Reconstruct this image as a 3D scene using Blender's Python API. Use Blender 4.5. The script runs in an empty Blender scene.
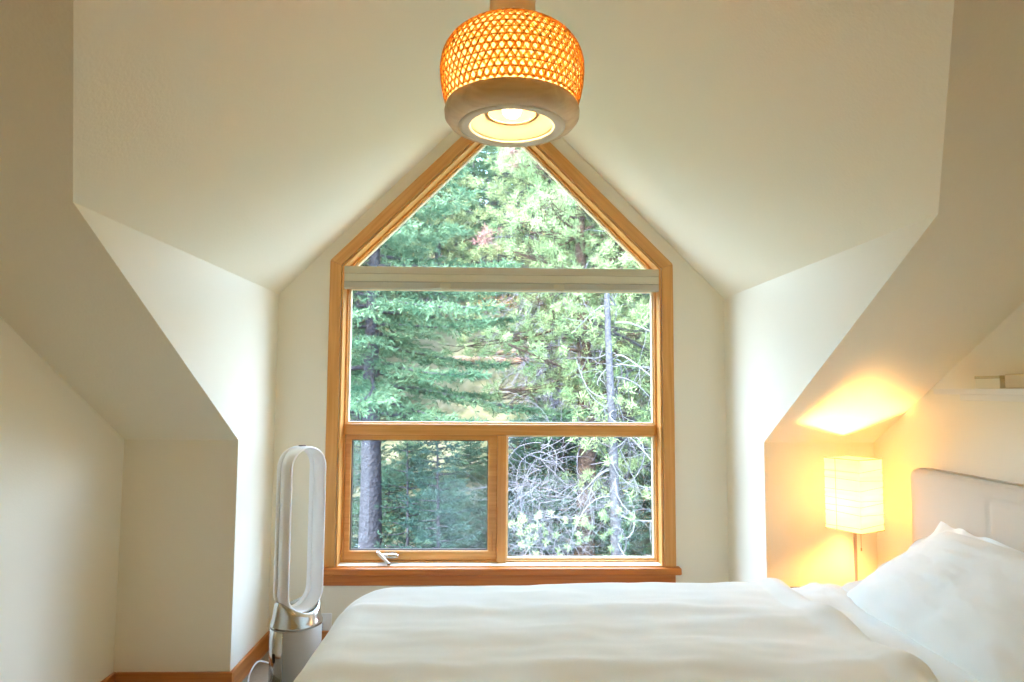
import bpy, bmesh, math, random
import numpy as np
from mathutils import Vector, Matrix

SC = bpy.context.scene
COL = SC.collection
PI = math.pi
rng = np.random.default_rng(7)
random.seed(7)

# ------------------------------------------------------------------ room dimensions (metres)
XL, XR = -1.609, 1.7175          # side walls
DL, DR = -1.116, 1.2175          # dormer cheeks
YW, YK = 3.470, 2.985            # window wall, knee walls
ZK, ZE = 1.069, 1.7855           # knee wall top, dormer eave
S = 0.5878                       # pitch of the main roof
XM = 0.0508; ZRD = ZE + (XM - DL)  # dormer ridge (45 degree pitch)
YP = YK - (ZE - ZK) / S          # where the dormer eave meets the main slope
YV = YK - (ZRD - ZK) / S         # where the dormer ridge meets the main slope
YR = -1.2; ZR = ZK + S * (YK - YR)  # main ridge
YB = -2.4                        # back wall
ZBK = ZR - S * (YR - YB)

# ------------------------------------------------------------------ helpers
def tag(o, label=None, cat=None, group=None, kind=None):
    if label: o['label'] = label
    if cat: o['category'] = cat
    if group: o['group'] = group
    if kind: o['kind'] = kind
    return o

def empty(name, loc=(0, 0, 0), rz=0.0, label=None, cat=None, group=None, kind=None):
    o = bpy.data.objects.new(name, None)
    o.location = loc; o.rotation_euler = (0, 0, rz)
    o.empty_display_size = 0.05
    COL.objects.link(o)
    return tag(o, label, cat, group, kind)

def link(name, me, mat, parent=None, smooth=False):
    o = bpy.data.objects.new(name, me)
    if mat: me.materials.append(mat)
    if smooth:
        me.polygons.foreach_set('use_smooth', [True] * len(me.polygons))
    COL.objects.link(o)
    if parent: o.parent = parent
    return o

def obj(name, bm, mat, parent=None, smooth=False, bevel=0, seg=2):
    bmesh.ops.recalc_face_normals(bm, faces=bm.faces)
    me = bpy.data.meshes.new(name); bm.to_mesh(me); bm.free()
    o = link(name, me, mat, parent, smooth)
    if bevel:
        b = o.modifiers.new('bevel', 'BEVEL'); b.width = bevel; b.segments = seg
        b.limit_method = 'ANGLE'; b.angle_limit = math.radians(40)
        if smooth: b.harden_normals = False
    return o

def npmesh(name, verts, faces, mat, parent=None, smooth=False):
    """verts (n,3); faces (m,k) all the same k"""
    me = bpy.data.meshes.new(name)
    verts = np.asarray(verts, np.float32); faces = np.asarray(faces, np.int32)
    m, k = faces.shape
    me.vertices.add(len(verts)); me.vertices.foreach_set('co', verts.ravel())
    me.loops.add(m * k); me.loops.foreach_set('vertex_index', faces.ravel())
    me.polygons.add(m)
    me.polygons.foreach_set('loop_start', np.arange(0, m * k, k, dtype=np.int32))
    me.polygons.foreach_set('loop_total', np.full(m, k, np.int32))
    me.update(calc_edges=True); me.validate()
    return link(name, me, mat, parent, smooth)

def box(bm, x0, x1, y0, y1, z0, z1, M=None):
    vs = [bm.verts.new((x, y, z)) for x in (x0, x1) for y in (y0, y1) for z in (z0, z1)]
    for f in ((0, 1, 3, 2), (4, 6, 7, 5), (0, 4, 5, 1), (2, 3, 7, 6), (0, 2, 6, 4), (1, 5, 7, 3)):
        bm.faces.new([vs[i] for i in f])
    if M:
        for v in vs: v.co = M @ v.co
    return vs

def prism_y(bm, poly, y0, y1):
    """extrude an (x,z) polygon from y0 to y1"""
    a = [bm.verts.new((x, y0, z)) for x, z in poly]; b = [bm.verts.new((x, y1, z)) for x, z in poly]
    n = len(poly)
    bm.faces.new(a); bm.faces.new(b[::-1])
    for i in range(n): bm.faces.new((a[i], b[i], b[(i + 1) % n], a[(i + 1) % n]))

def ring_y(bm, outer, inner, y0, y1):
    n = len(outer)
    def row(p, y): return [bm.verts.new((x, y, z)) for x, z in p]
    a, b, c, d = row(outer, y0), row(inner, y0), row(outer, y1), row(inner, y1)
    for i in range(n):
        j = (i + 1) % n
        bm.faces.new((a[i], a[j], b[j], b[i])); bm.faces.new((c[i], d[i], d[j], c[j]))
        bm.faces.new((a[i], c[i], c[j], a[j])); bm.faces.new((b[i], b[j], d[j], d[i]))

def poly(name, pts, mat, parent=None):
    bm = bmesh.new(); bm.faces.new([bm.verts.new(p) for p in pts])
    me = bpy.data.meshes.new(name); bm.to_mesh(me); bm.free()
    return link(name, me, mat, parent)

def struct(o, label=None):
    o['kind'] = 'structure'
    if label: o['label'] = label; o['category'] = o.name.split('_')[0]
    return o

def lathe(prof, n=48, closed=False):
    """revolve (r,z) points -> verts, quad faces"""
    prof = np.array(prof, float); m = len(prof)
    a = np.linspace(0, 2 * PI, n, endpoint=False)
    V = np.stack([prof[:, 0][:, None] * np.cos(a), prof[:, 0][:, None] * np.sin(a),
                  np.repeat(prof[:, 1][:, None], n, 1)], -1).reshape(-1, 3)
    F = []
    for i in range(m if closed else m - 1):
        i2 = (i + 1) % m
        for j in range(n):
            j2 = (j + 1) % n
            F.append((i * n + j, i * n + j2, i2 * n + j2, i2 * n + j))
    return V, np.array(F)

def tube(pts, rad, n=8, caps=True):
    """tube mesh round a polyline -> verts, faces (quads; the caps collapse to a point)"""
    P = np.array(pts, float); m = len(P)
    R = np.broadcast_to(np.array(rad, float), (m,))
    T = np.gradient(P, axis=0); T /= np.linalg.norm(T, axis=1)[:, None] + 1e-9
    up = np.array([0, 0, 1.0]) if abs(T[0][2]) < .9 else np.array([1.0, 0, 0])
    V = []
    for i in range(m):
        u = np.cross(T[i], up); u /= np.linalg.norm(u) + 1e-9
        w = np.cross(u, T[i]); up = w
        a = np.linspace(0, 2 * PI, n, endpoint=False)
        V.append(P[i] + R[i] * (np.cos(a)[:, None] * u + np.sin(a)[:, None] * w))
    V = np.concatenate(V)
    F = [(i * n + j, i * n + (j + 1) % n, (i + 1) * n + (j + 1) % n, (i + 1) * n + j) for i in range(m - 1) for j in range(n)]
    if caps:
        c0 = len(V); V = np.concatenate([V, P[:1], P[-1:]])
        for j in range(0, n, 2):
            F.append((c0, j % n, (j + 1) % n, (j + 2) % n))
            b = (m - 1) * n; F.append((c0 + 1, b + (j + 2) % n, b + (j + 1) % n, b + j % n))
    return V, np.array(F)

def merge(parts):
    V, F, k = [], [], 0
    for v, f in parts:
        V.append(v); F.append(np.asarray(f) + k); k += len(v)
    return np.concatenate(V), np.concatenate(F)

# ------------------------------------------------------------------ materials
def srgb(r, g, b):
    return tuple(((c / 255) / 12.92 if c <= 10 else ((c / 255 + .055) / 1.055) ** 2.4) for c in (r, g, b)) + (1.0,)

def mat(name, color, rough=.6, metal=0.0, spec=.5, bump=0, bump_scale=200, vary=0, vary_scale=8, sheen=0, trans=0, bump_d=.004):
    m = bpy.data.materials.new(name); m.use_nodes = True
    nt = m.node_tree; n = nt.nodes; l = nt.links
    b = n['Principled BSDF']
    b.inputs['Base Color'].default_value = color
    b.inputs['Roughness'].default_value = rough
    b.inputs['Metallic'].default_value = metal
    b.inputs['Specular IOR Level'].default_value = spec
    if sheen: b.inputs['Sheen Weight'].default_value = sheen
    tc = n.new('ShaderNodeTexCoord')
    if vary:
        nz = n.new('ShaderNodeTexNoise'); nz.inputs['Scale'].default_value = vary_scale; nz.inputs['Detail'].default_value = 5
        l.new(tc.outputs['Object'], nz.inputs['Vector'])
        mx = n.new('ShaderNodeMix'); mx.data_type = 'RGBA'
        mx.inputs['A'].default_value = tuple(c * (1 - vary) for c in color[:3]) + (1,)
        mx.inputs['B'].default_value = tuple(min(1, c * (1 + vary)) for c in color[:3]) + (1,)
        l.new(nz.outputs['Fac'], mx.inputs['Factor']); l.new(mx.outputs['Result'], b.inputs['Base Color'])
    if bump:
        nb = n.new('ShaderNodeTexNoise'); nb.inputs['Scale'].default_value = bump_scale; nb.inputs['Detail'].default_value = 3
        l.new(tc.outputs['Object'], nb.inputs['Vector'])
        bp = n.new('ShaderNodeBump'); bp.inputs['Strength'].default_value = bump; bp.inputs['Distance'].default_value = bump_d
        l.new(nb.outputs['Fac'], bp.inputs['Height']); l.new(bp.outputs['Normal'], b.inputs['Normal'])
    if trans:
        t = n.new('ShaderNodeBsdfTranslucent'); t.inputs['Color'].default_value = color
        mxs = n.new('ShaderNodeMixShader'); mxs.inputs['Fac'].default_value = trans
        out = n['Material Output']
        l.new(b.outputs['BSDF'], mxs.inputs[1]); l.new(t.outputs['BSDF'], mxs.inputs[2]); l.new(mxs.outputs['Shader'], out.inputs['Surface'])
    return m

def wood(name, c0, c1, rot=(0, 0, 0), rough=.38, scale=1.0):
    """boards with grain running along the local X of the mapping"""
    m = bpy.data.materials.new(name); m.use_nodes = True
    nt = m.node_tree; n = nt.nodes; l = nt.links; b = n['Principled BSDF']
    tc = n.new('ShaderNodeTexCoord'); mp = n.new('ShaderNodeMapping'); mp.vector_type = 'TEXTURE'
    mp.inputs['Rotation'].default_value = rot
    mp2 = n.new('ShaderNodeMapping'); mp2.inputs['Scale'].default_value = (2.2 * scale, 60 * scale, 60 * scale)
    l.new(tc.outputs['Object'], mp.inputs['Vector']); l.new(mp.outputs['Vector'], mp2.inputs['Vector'])
    nz = n.new('ShaderNodeTexNoise'); nz.inputs['Scale'].default_value = 1.0; nz.inputs['Detail'].default_value = 4; nz.inputs['Distortion'].default_value = .6
    l.new(mp2.outputs['Vector'], nz.inputs['Vector'])
    cr = n.new('ShaderNodeValToRGB'); cr.color_ramp.elements[0].position = .3; cr.color_ramp.elements[1].position = .7
    cr.color_ramp.elements[0].color = c0; cr.color_ramp.elements[1].color = c1
    l.new(nz.outputs['Fac'], cr.inputs['Fac']); l.new(cr.outputs['Color'], b.inputs['Base Color'])
    b.inputs['Roughness'].default_value = rough; b.inputs['Coat Weight'].default_value = .25; b.inputs['Coat Roughness'].default_value = .25
    return m

def emit(name, color, strength):
    m = bpy.data.materials.new(name); m.use_nodes = True
    nt = m.node_tree; nt.nodes.clear()
    e = nt.nodes.new('ShaderNodeEmission'); o = nt.nodes.new('ShaderNodeOutputMaterial')
    e.inputs['Color'].default_value = color; e.inputs['Strength'].default_value = strength
    nt.links.new(e.outputs[0], o.inputs[0]); return m

def translucent(name, color, frac=.6, rough=.8, noise=0, nscale=(1, 1, 1)):
    m = bpy.data.materials.new(name); m.use_nodes = True
    nt = m.node_tree; n = nt.nodes; l = nt.links; b = n['Principled BSDF']
    b.inputs['Base Color'].default_value = color; b.inputs['Roughness'].default_value = rough; b.inputs['Specular IOR Level'].default_value = .2
    t = n.new('ShaderNodeBsdfTranslucent'); t.inputs['Color'].default_value = color
    mx = n.new('ShaderNodeMixShader'); mx.inputs['Fac'].default_value = frac
    if noise:
        tc = n.new('ShaderNodeTexCoord'); mp = n.new('ShaderNodeMapping'); mp.inputs['Scale'].default_value = nscale
        nz = n.new('ShaderNodeTexNoise'); nz.inputs['Scale'].default_value = 1; nz.inputs['Detail'].default_value = 3
        l.new(tc.outputs['Object'], mp.inputs['Vector']); l.new(mp.outputs['Vector'], nz.inputs['Vector'])
        mc = n.new('ShaderNodeMix'); mc.data_type = 'RGBA'
        mc.inputs['A'].default_value = tuple(c * (1 - noise) for c in color[:3]) + (1,); mc.inputs['B'].default_value = color
        l.new(nz.outputs['Fac'], mc.inputs['Factor']); l.new(mc.outputs['Result'], t.inputs['Color']); l.new(mc.outputs['Result'], b.inputs['Base Color'])
    l.new(b.outputs[0], mx.inputs[1]); l.new(t.outputs[0], mx.inputs[2]); l.new(mx.outputs[0], n['Material Output'].inputs['Surface'])
    return m

def glass(name, veil=.03):
    m = bpy.data.materials.new(name); m.use_nodes = True
    nt = m.node_tree; n = nt.nodes; l = nt.links; n.clear()
    o = n.new('ShaderNodeOutputMaterial'); t = n.new('ShaderNodeBsdfTransparent'); g = n.new('ShaderNodeBsdfGlossy')
    t.inputs['Color'].default_value = (.96, .98, .97, 1); g.inputs['Roughness'].default_value = .02
    f = n.new('ShaderNodeFresnel'); ge = n.new('ShaderNodeNewGeometry'); mi = n.new('ShaderNodeMapRange'); mi.inputs['To Min'].default_value = 1.5; mi.inputs['To Max'].default_value = 1 / 1.5
    l.new(ge.outputs['Backfacing'], mi.inputs['Value']); l.new(mi.outputs[0], f.inputs['IOR'])
    mt = n.new('ShaderNodeMath'); mt.operation = 'ADD'; mt.inputs[1].default_value = veil; mt.use_clamp = True
    mx = n.new('ShaderNodeMixShader')
    l.new(f.outputs[0], mt.inputs[0]); l.new(mt.outputs[0], mx.inputs[0]); l.new(t.outputs[0], mx.inputs[1]); l.new(g.outputs[0], mx.inputs[2])
    l.new(mx.outputs[0], o.inputs[0]); return m

def leafmat(name, c_dark, c_light, trans=.35, scale=1.5, hue=.03, k=.44):
    c_dark = tuple(c * k for c in c_dark[:3]) + (1,); c_light = tuple(c * k for c in c_light[:3]) + (1,)
    """needles: two greens mixed by a noise in the tree's own space, plus a small difference from tree to tree"""
    m = bpy.data.materials.new(name); m.use_nodes = True
    nt = m.node_tree; n = nt.nodes; l = nt.links; n.clear()
    o = n.new('ShaderNodeOutputMaterial'); d = n.new('ShaderNodeBsdfDiffuse'); t = n.new('ShaderNodeBsdfTranslucent')
    tc = n.new('ShaderNodeTexCoord'); nz = n.new('ShaderNodeTexNoise'); nz.inputs['Scale'].default_value = scale; nz.inputs['Detail'].default_value = 4
    l.new(tc.outputs['Object'], nz.inputs['Vector'])
    cr = n.new('ShaderNodeValToRGB'); cr.color_ramp.elements[0].position = .35; cr.color_ramp.elements[1].position = .65
    cr.color_ramp.elements[0].color = c_dark; cr.color_ramp.elements[1].color = c_light
    l.new(nz.outputs['Fac'], cr.inputs['Fac'])
    oi = n.new('ShaderNodeObjectInfo'); hs = n.new('ShaderNodeHueSaturation')
    mr = n.new('ShaderNodeMapRange'); mr.inputs['To Min'].default_value = .5 - hue; mr.inputs['To Max'].default_value = .5 + hue
    mv = n.new('ShaderNodeMapRange'); mv.inputs['To Min'].default_value = .8; mv.inputs['To Max'].default_value = 1.15
    l.new(oi.outputs['Random'], mr.inputs['Value']); l.new(oi.outputs['Random'], mv.inputs['Value'])
    l.new(mr.outputs[0], hs.inputs['Hue']); l.new(mv.outputs[0], hs.inputs['Value']); l.new(cr.outputs[0], hs.inputs['Color'])
    l.new(hs.outputs[0], d.inputs['Color']); l.new(hs.outputs[0], t.inputs['Color'])
    mx = n.new('ShaderNodeMixShader'); mx.inputs[0].default_value = trans
    l.new(d.outputs[0], mx.inputs[1]); l.new(t.outputs[0], mx.inputs[2]); l.new(mx.outputs[0], o.inputs[0]); return m

W0, W1 = (.62, .28, .058, 1), (.76, .385, .11, 1)
M = dict(
    paint=mat('wall_paint', (.87, .835, .70, 1), .75, spec=.25, bump=.12, bump_scale=160),
    paint_ceiling=mat('ceiling_paint', (.87, .825, .67, 1), .8, spec=.2, bump=.25, bump_scale=110),
    carpet=mat('carpet', (.40, .34, .26, 1), .95, spec=.1, bump=.6, bump_scale=260, vary=.12, vary_scale=60),
    wood_x=wood('fir_along_x', W0, W1),
    wood_z=wood('fir_along_z', W0, W1, (0, -PI / 2, 0)),
    wood_rl=wood('fir_rake_left', W0, W1, (0, -PI / 4, 0)),
    wood_rr=wood('fir_rake_right', W0, W1, (0, PI / 4, 0)),
    wood_dark=wood('sill_wood', (.50, .135, .018, 1), (.62, .21, .035, 1), rough=.42),
    base_x=wood('baseboard_x', (.42, .13, .022, 1), (.55, .21, .05, 1)),
    base_y=wood('baseboard_y', (.42, .13, .022, 1), (.55, .21, .05, 1), (0, 0, PI / 2)),
    bead=mat('glazing_bead', (.88, .72, .48, 1), .35),
    gasket=mat('gasket', (.09, .06, .05, 1), .6),
    glass=glass('window_glass'),
    chrome=mat('brushed_nickel', (.62, .58, .52, 1), .25, metal=1),
    blind=mat('blind_cream', (.60, .55, .40, 1), .6),
    blind2=mat('blind_fabric', (.52, .50, .41, 1), .8, bump=.3, bump_scale=400),
    white_pl=mat('white_plastic', (.87, .88, .89, 1), .3),
    grey_mesh=mat('fan_filter_grey', (.44, .42, .38, 1), .45, metal=.3, bump=.4, bump_scale=700),
    silver=mat('fan_silver', (.56, .55, .53, 1), .18, metal=1),
    dark=mat('dark_plastic', (.03, .03, .03, 1), .4),
    seam=mat('grey_seam', (.22, .22, .22, 1), .4),
    linen=mat('white_cotton', (.87, .91, .86, 1), .9, spec=.15, bump=.15, bump_scale=500, sheen=.15),
    sheet=mat('white_sheet', (.84, .88, .84, 1), .9, spec=.15, bump=.1, bump_scale=500),
    uphol=mat('beige_upholstery', (.66, .605, .50, 1), .95, spec=.1, bump=.5, bump_scale=600, sheen=.2),
    bedbase=mat('bed_base_fabric', (.55, .5, .44, 1), .95),
    darkwood=wood('dark_walnut', (.035, .018, .01, 1), (.06, .03, .015, 1)),
    bamboo=translucent('bamboo_strip', (.97, .74, .24, 1), .6),
    liner=translucent('shade_liner', (.98, .85, .52, 1), .5),
    ringwood=wood('pale_bamboo_ring', (.70, .50, .27, 1), (.88, .71, .46, 1), rough=.5, scale=.6),
    neckwood=mat('neck_bamboo', (.86, .70, .46, 1), .55),
    bowl=mat('inner_bowl', (.88, .70, .46, 1), .5),
    lip=mat('ring_lip', (.86, .78, .62, 1), .5),
    cord=mat('black_cord', (.05, .045, .04, 1), .6),
    paper=translucent('rice_paper', (.98, .97, .93, 1), .85, noise=.14, nscale=(3, 3, 45)),
    wire=mat('paper_rib_wire', (.42, .30, .16, 1), .6),
    shelf=mat('white_shelf', (.82, .81, .74, 1), .5),
    boxmat=mat('cream_box', (.80, .73, .52, 1), .6),
    bookmat=mat('tan_box', (.62, .50, .30, 1), .6),
    bark=mat('grey_brown_bark', (0.0256, 0.0267, 0.0341, 1), .95, spec=.1, bump=1, bump_scale=22, bump_d=.05, vary=.6, vary_scale=16),
    bark_red=mat('reddish_bark', (0.0540, 0.0371, 0.0300, 1), .95, spec=.1, bump=1, bump_scale=22, bump_d=.05, vary=.6, vary_scale=16),
    bark_pale=mat('bleached_bark', (0.0406, 0.0431, 0.0503, 1), .95, spec=.1, bump=1, bump_scale=26, bump_d=.03, vary=.6, vary_scale=18),
    deadtwig=mat('dead_twigs', (0.1120, 0.1103, 0.1375, 1), .95, spec=.1),
    logwood=mat('pink_log', (0.1884, 0.1115, 0.0813, 1), .9, vary=.2, vary_scale=5),
    spruce=leafmat('spruce_needles', (.06, .15, .11, 1), (.20, .34, .22, 1)),
    fir=leafmat('fir_needles', (.07, .18, .11, 1), (.24, .40, .23, 1)),
    pine=leafmat('pine_needles', (.18, .28, .13, 1), (.52, .60, .30, 1)),
    young=leafmat('young_spruce_needles', (.03, .075, .065, 1), (.09, .17, .13, 1)),
    rust=leafmat('rusty_needles', (.60, .36, .30, 1), (.78, .55, .47, 1)),
)
M['bulb'] = emit('pendant_bulb_glow', (1.0, .74, .42, 1), 110)
M['lampbulb'] = emit('bedside_bulb_glow', (1.0, .49, .13, 1), 1150)

# ------------------------------------------------------------------ the room
P = M['paint']; PC = M['paint_ceiling']
struct(poly('floor', [(XL, YB, 0), (XR, YB, 0), (XR, YW, 0), (XL, YW, 0)], M['carpet']), 'beige carpet floor of the attic bedroom')
def side(x): return [(x, YB, 0), (x, YK, 0), (x, YK, ZK), (x, YR, ZR), (x, YB, ZBK)]
struct(poly('wall_left', side(XL), P), 'cream gable wall on the left')
struct(poly('wall_right', side(XR), P), 'cream gable wall behind the headboard')
struct(poly('wall_back', [(XL, YB, 0), (XR, YB, 0), (XR, YB, ZBK), (XL, YB, ZBK)], P), 'cream wall behind the viewer')
struct(poly('wall_left_knee', [(XL, YK, 0), (DL, YK, 0), (DL, YK, ZK), (XL, YK, ZK)], P), 'short cream knee wall left of the dormer')
struct(poly('wall_right_knee', [(DR, YK, 0), (XR, YK, 0), (XR, YK, ZK), (DR, YK, ZK)], P), 'short knee wall behind the bedside lamp')
def cheek(x): return [(x, YW, 0), (x, YK, 0), (x, YK, ZK), (x, YP, ZE), (x, YW, ZE)]
struct(poly('wall_left_dormer', cheek(DL), P), 'left cheek wall of the window dormer')
struct(poly('wall_right_dormer', cheek(DR), P), 'right cheek wall of the window dormer')
bm = bmesh.new()
L0 = [(XL, YK, ZK), (DL, YK, ZK), (DL, YP, ZE), (XM, YV, ZRD), (XM, YR, ZR), (XL, YR, ZR)]
R0 = [(XR, YK, ZK), (DR, YK, ZK), (DR, YP, ZE), (XM, YV, ZRD), (XM, YR, ZR), (XR, YR, ZR)]
B0 = [(XL, YR, ZR), (XR, YR, ZR), (XR, YB, ZBK), (XL, YB, ZBK)]
for q in (L0, R0, B0): bm.faces.new([bm.verts.new(p) for p in q])
struct(obj('ceiling_main', bm, PC), 'sloped ceiling under the main roof')
bm = bmesh.new()
for q in ([(DL, YW, ZE), (DL, YP, ZE), (XM, YV, ZRD), (XM, YW, ZRD)], [(DR, YW, ZE), (DR, YP, ZE), (XM, YV, ZRD), (XM, YW, ZRD)]):
    bm.faces.new([bm.verts.new(p) for p in q])
struct(obj('ceiling_dormer', bm, PC), 'peaked gable ceiling of the window dormer')

# window wall with its pentagon opening
WX0, WX1, WZS, WZ0 = -.852, .943, 1.964, .340
WXM = (WX0 + WX1) / 2; WZA = WZS + (WX1 - WX0) / 2
R2 = math.sqrt(2)
def pent(d, z0=None):
    z0 = WZ0 + d if z0 is None else z0
    return [(WX0 + d, z0), (WX1 - d, z0), (WX1 - d, WZS - .4142 * d), (WXM, WZA - d * R2), (WX0 + d, WZS - .4142 * d)]
bm = bmesh.new()
ring_y(bm, [(DL, 0), (DR, 0), (DR, ZE), (XM, ZRD), (DL, ZE)], pent(.064), YW, YW + .15)
struct(obj('wall_front', bm, P), 'cream gable wall round the window')

win = empty('window_1', (0, 0, 0), label='large pentagon window with orange fir casing and four panes', cat='window', kind='structure')
CI = .060   # casing width
o_, i_ = pent(0, .40), pent(CI, .40)
def casing(name, q, m):
    bm = bmesh.new(); prism_y(bm, q, YW - .018, YW - .0005); return obj(name, bm, m, win, bevel=.004)
casing('side_casing', [o_[0], i_[0], i_[4], o_[4]], M['wood_z'])
casing('side_casing', [i_[1], o_[1], o_[2], i_[2]], M['wood_z'])
casing('rake_casing', [o_[4], i_[4], i_[3], o_[3]], M['wood_rl'])
casing('rake_casing', [o_[3], i_[3], i_[2], o_[2]], M['wood_rr'])
bm = bmesh.new(); box(bm, WX0 - .004, WX1 + .021, YW - .045, YW + .085, .365, .400); obj('window_sill', bm, M['wood_dark'], win, bevel=.006)
bm = bmesh.new(); box(bm, WX0 + .006, WX1 - .004, YW - .02, YW - .0005, .310, .3648)
obj('apron', bm, M['wood_dark'], win, bevel=.004)
def ringpart(name, d0, d1, y0, y1, m, z0=None, z1=None, bevel=.002):
    bm = bmesh.new(); ring_y(bm, pent(d0, z0), pent(d1, z1), y0, y1); return obj(name, bm, m, win, bevel=bevel)
ringpart('jamb', .0625, .072, YW - .010, YW + .15, M['wood_z'], .401, .4035)
ringpart('outer_frame', .0722, .083, YW + .065, YW + .13, M['wood_z'], .4036, .412)
GY = YW + .105
def rect_ring(bm, x0, x1, z0, z1, t, y0, y1, tb=None):
    tb = t if tb is None else tb
    ring_y(bm, [(x0, z0), (x1, z0), (x1, z1), (x0, z1)], [(x0 + t, z0 + tb), (x1 - t, z0 + tb), (x1 - t, z1 - t), (x0 + t, z1 - t)], y0, y1)
GX0, GX1 = WX0 + .083, WX1 - .083
bm = bmesh.new(); box(bm, GX0 - .0005, GX1 + .0005, YW + .055, YW + .13, 1.058, 1.116); obj('transom_rail', bm, M['wood_x'], win, bevel=.005)
bm = bmesh.new(); box(bm, GX0 - .0005, GX1 + .0005, YW + .065, YW + .13, 1.835, 1.905); obj('upper_rail', bm, M['wood_x'], win, bevel=.004)
bm = bmesh.new(); box(bm, .026, .073, YW + .050, YW + .13, .4037, 1.0578); obj('mullion', bm, M['wood_z'], win, bevel=.004)
# pale glazing beads round the three fixed panes
def beads(name, outer, inner):
    bm = bmesh.new(); ring_y(bm, outer, inner, YW + .082, YW + .118); return obj(name, bm, M['bead'], win, bevel=.002)
tri_o = [(GX0, 1.905), (GX1, 1.905), pent(.083)[2], pent(.083)[3], pent(.083)[4]]
tri_i = [(GX0 + .01, 1.916), (GX1 - .01, 1.916), pent(.093)[2], pent(.093)[3], pent(.093)[4]]
beads('glazing_bead', tri_o, tri_i)
def rr(x0, x1, z0, z1): return [(x0, z0), (x1, z0), (x1, z1), (x0, z1)]
beads('glazing_bead', rr(GX0, GX1, 1.116, 1.835), rr(GX0 + .009, GX1 - .009, 1.126, 1.826))
beads('glazing_bead', rr(.073, GX1, .412, 1.058), rr(.083, GX1 - .009, .423, 1.050))
def pane(q):
    bm = bmesh.new(); prism_y(bm, q, GY, GY + .004); return obj('glass_pane', bm, M['glass'], win)
pane([(x + (.001 if x < WXM else -.001 if x > WXM else 0), z) for x, z in tri_i])
pane(rr(GX0 + .009, GX1 - .009, 1.126, 1.826)); pane(rr(.083, GX1 - .009, .423, 1.050))
# opening casement with its crank
sash_r = bmesh.new()
ring_y(sash_r, rr(GX0 + .0004, .0257, .4124, 1.0577), rr(-.7385, -.0225, .461, 1.031), YW + .07, YW + .115)
sash = obj('casement_sash', sash_r, M['wood_x'], win, bevel=.005)
bm = bmesh.new(); ring_y(bm, rr(-.7385, -.0225, .461, 1.031), rr(-.7335, -.0275, .466, 1.026), YW + .084, YW + .105); obj('gasket', bm, M['gasket'], sash)
bm = bmesh.new(); prism_y(bm, rr(-.7335, -.0275, .466, 1.026), GY, GY + .004); obj('sash_glass', bm, M['glass'], sash)
bm = bmesh.new(); box(bm, -.006, .004, YW + .064, YW + .070, .46, .56); obj('sash_lock', bm, M['wood_z'], sash, bevel=.003)
hv = []
hv.append(tube([(-.565, YW + .057, .438), (-.548, YW + .05, .441), (-.50, YW + .05, .441), (-.483, YW + .055, .438)], [.008, .014, .014, .008], 10))
hv.append(tube([(-.565, YW + .045, .444), (-.585, YW + .03, .462), (-.578, YW + .02, .462), (-.532, YW + .012, .420), (-.520, YW + .005, .412)], [.010, .011, .010, .007, .007], 8))
hv.append(tube([(-.522, YW + .012, .412), (-.520, YW - .008, .409)], [.008, .008], 8))
v, f = merge(hv); npmesh('crank_handle', v, f, M['chrome'], win, True)

# blind across the window, drawn up
bl = empty('window_blind', (0.0425, YW + .02, 1.82), label='cream blind drawn up into a slim band across the window', cat='blind')
BX = .835
bm = bmesh.new(); box(bm, -BX, BX, -.026, .03, .078, .117); obj('headrail', bm, M['blind'], bl, bevel=.003)
bm = bmesh.new()
for k in range(9): box(bm, -BX + .004, BX - .004, -.020 - .003 * (k % 2), .022, .040 + k * .0042, .0438 + k * .0042)
obj('fabric_stack', bm, mat('blind_stack', (.82, .78, .62, 1), .7), bl, bevel=.001)
bm = bmesh.new(); box(bm, -BX, BX, -.022, .022, .0, .0385); obj('bottom_rail', bm, M['blind2'], bl, bevel=.006)
for dx in (-.295, .300):
    bm = bmesh.new(); box(bm, dx - .028, dx + .028, -.030, -.021, .002, .030); box(bm, dx - .022, dx + .022, -.029, .0, -.004, .003)
    obj('lift_tab', bm, M['blind'], bl, bevel=.003)

# baseboards
BH, BT = .088, .016
def bboard(name, x0, x1, y0, y1, m):
    bm = bmesh.new(); box(bm, x0, x1, y0, y1, 0, BH); struct(obj(name, bm, m, bevel=.004), 'orange wood baseboard')
bboard('baseboard_left', XL, XL + BT, YB, YK, M['base_y'])
bboard('baseboard_left_knee', XL + BT, DL + BT, YK - BT, YK, M['base_x'])
bboard('baseboard_left_dormer', DL, DL + BT, YK, YW, M['base_y'])
bboard('baseboard_front', DL + BT, DR - BT, YW - BT, YW, M['base_x'])
bboard('baseboard_right_dormer', DR - BT, DR, YK, YW, M['base_y'])
bboard('baseboard_right_knee', DR - BT, XR - BT, YK - BT, YK, M['base_x'])
bboard('baseboard_right', XR - BT, XR, YB, YK, M['base_y'])

# ------------------------------------------------------------------ pendant lamp
PX, PY = .0400, 1.56
ZP = 1.925
pen = empty('pendant_lamp', (PX, PY, ZP), label='round woven bamboo pendant lamp with pale wooden ring in front of the window peak', cat='lamp')
prof = [(.156, .052), (.163, .075), (.1685, .105), (.171, .140), (.169, .172), (.161, .204), (.147, .233), (.126, .258), (.098, .277), (.068, .289), (.056, .2915)]
def spl(pts, n):
    pts = np.array(pts); t = np.concatenate([[0], np.cumsum(np.linalg.norm(np.diff(pts, axis=0), axis=1))]); t /= t[-1]
    tt = np.linspace(0, 1, n)
    # smooth by a Catmull-Rom pass on each coordinate
    out = np.stack([np.interp(tt, t, pts[:, k]) for k in (0, 1)], 1)
    for _ in range(3):
        q = out.copy(); q[1:-1] = (out[:-2] + 2 * out[1:-1] + out[2:]) / 4; out = q
    return out
prof = [(r, z if z < .14 else .14 + (z - .14) * .70) for r, z in prof]
SP = spl(prof, 60)
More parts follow.
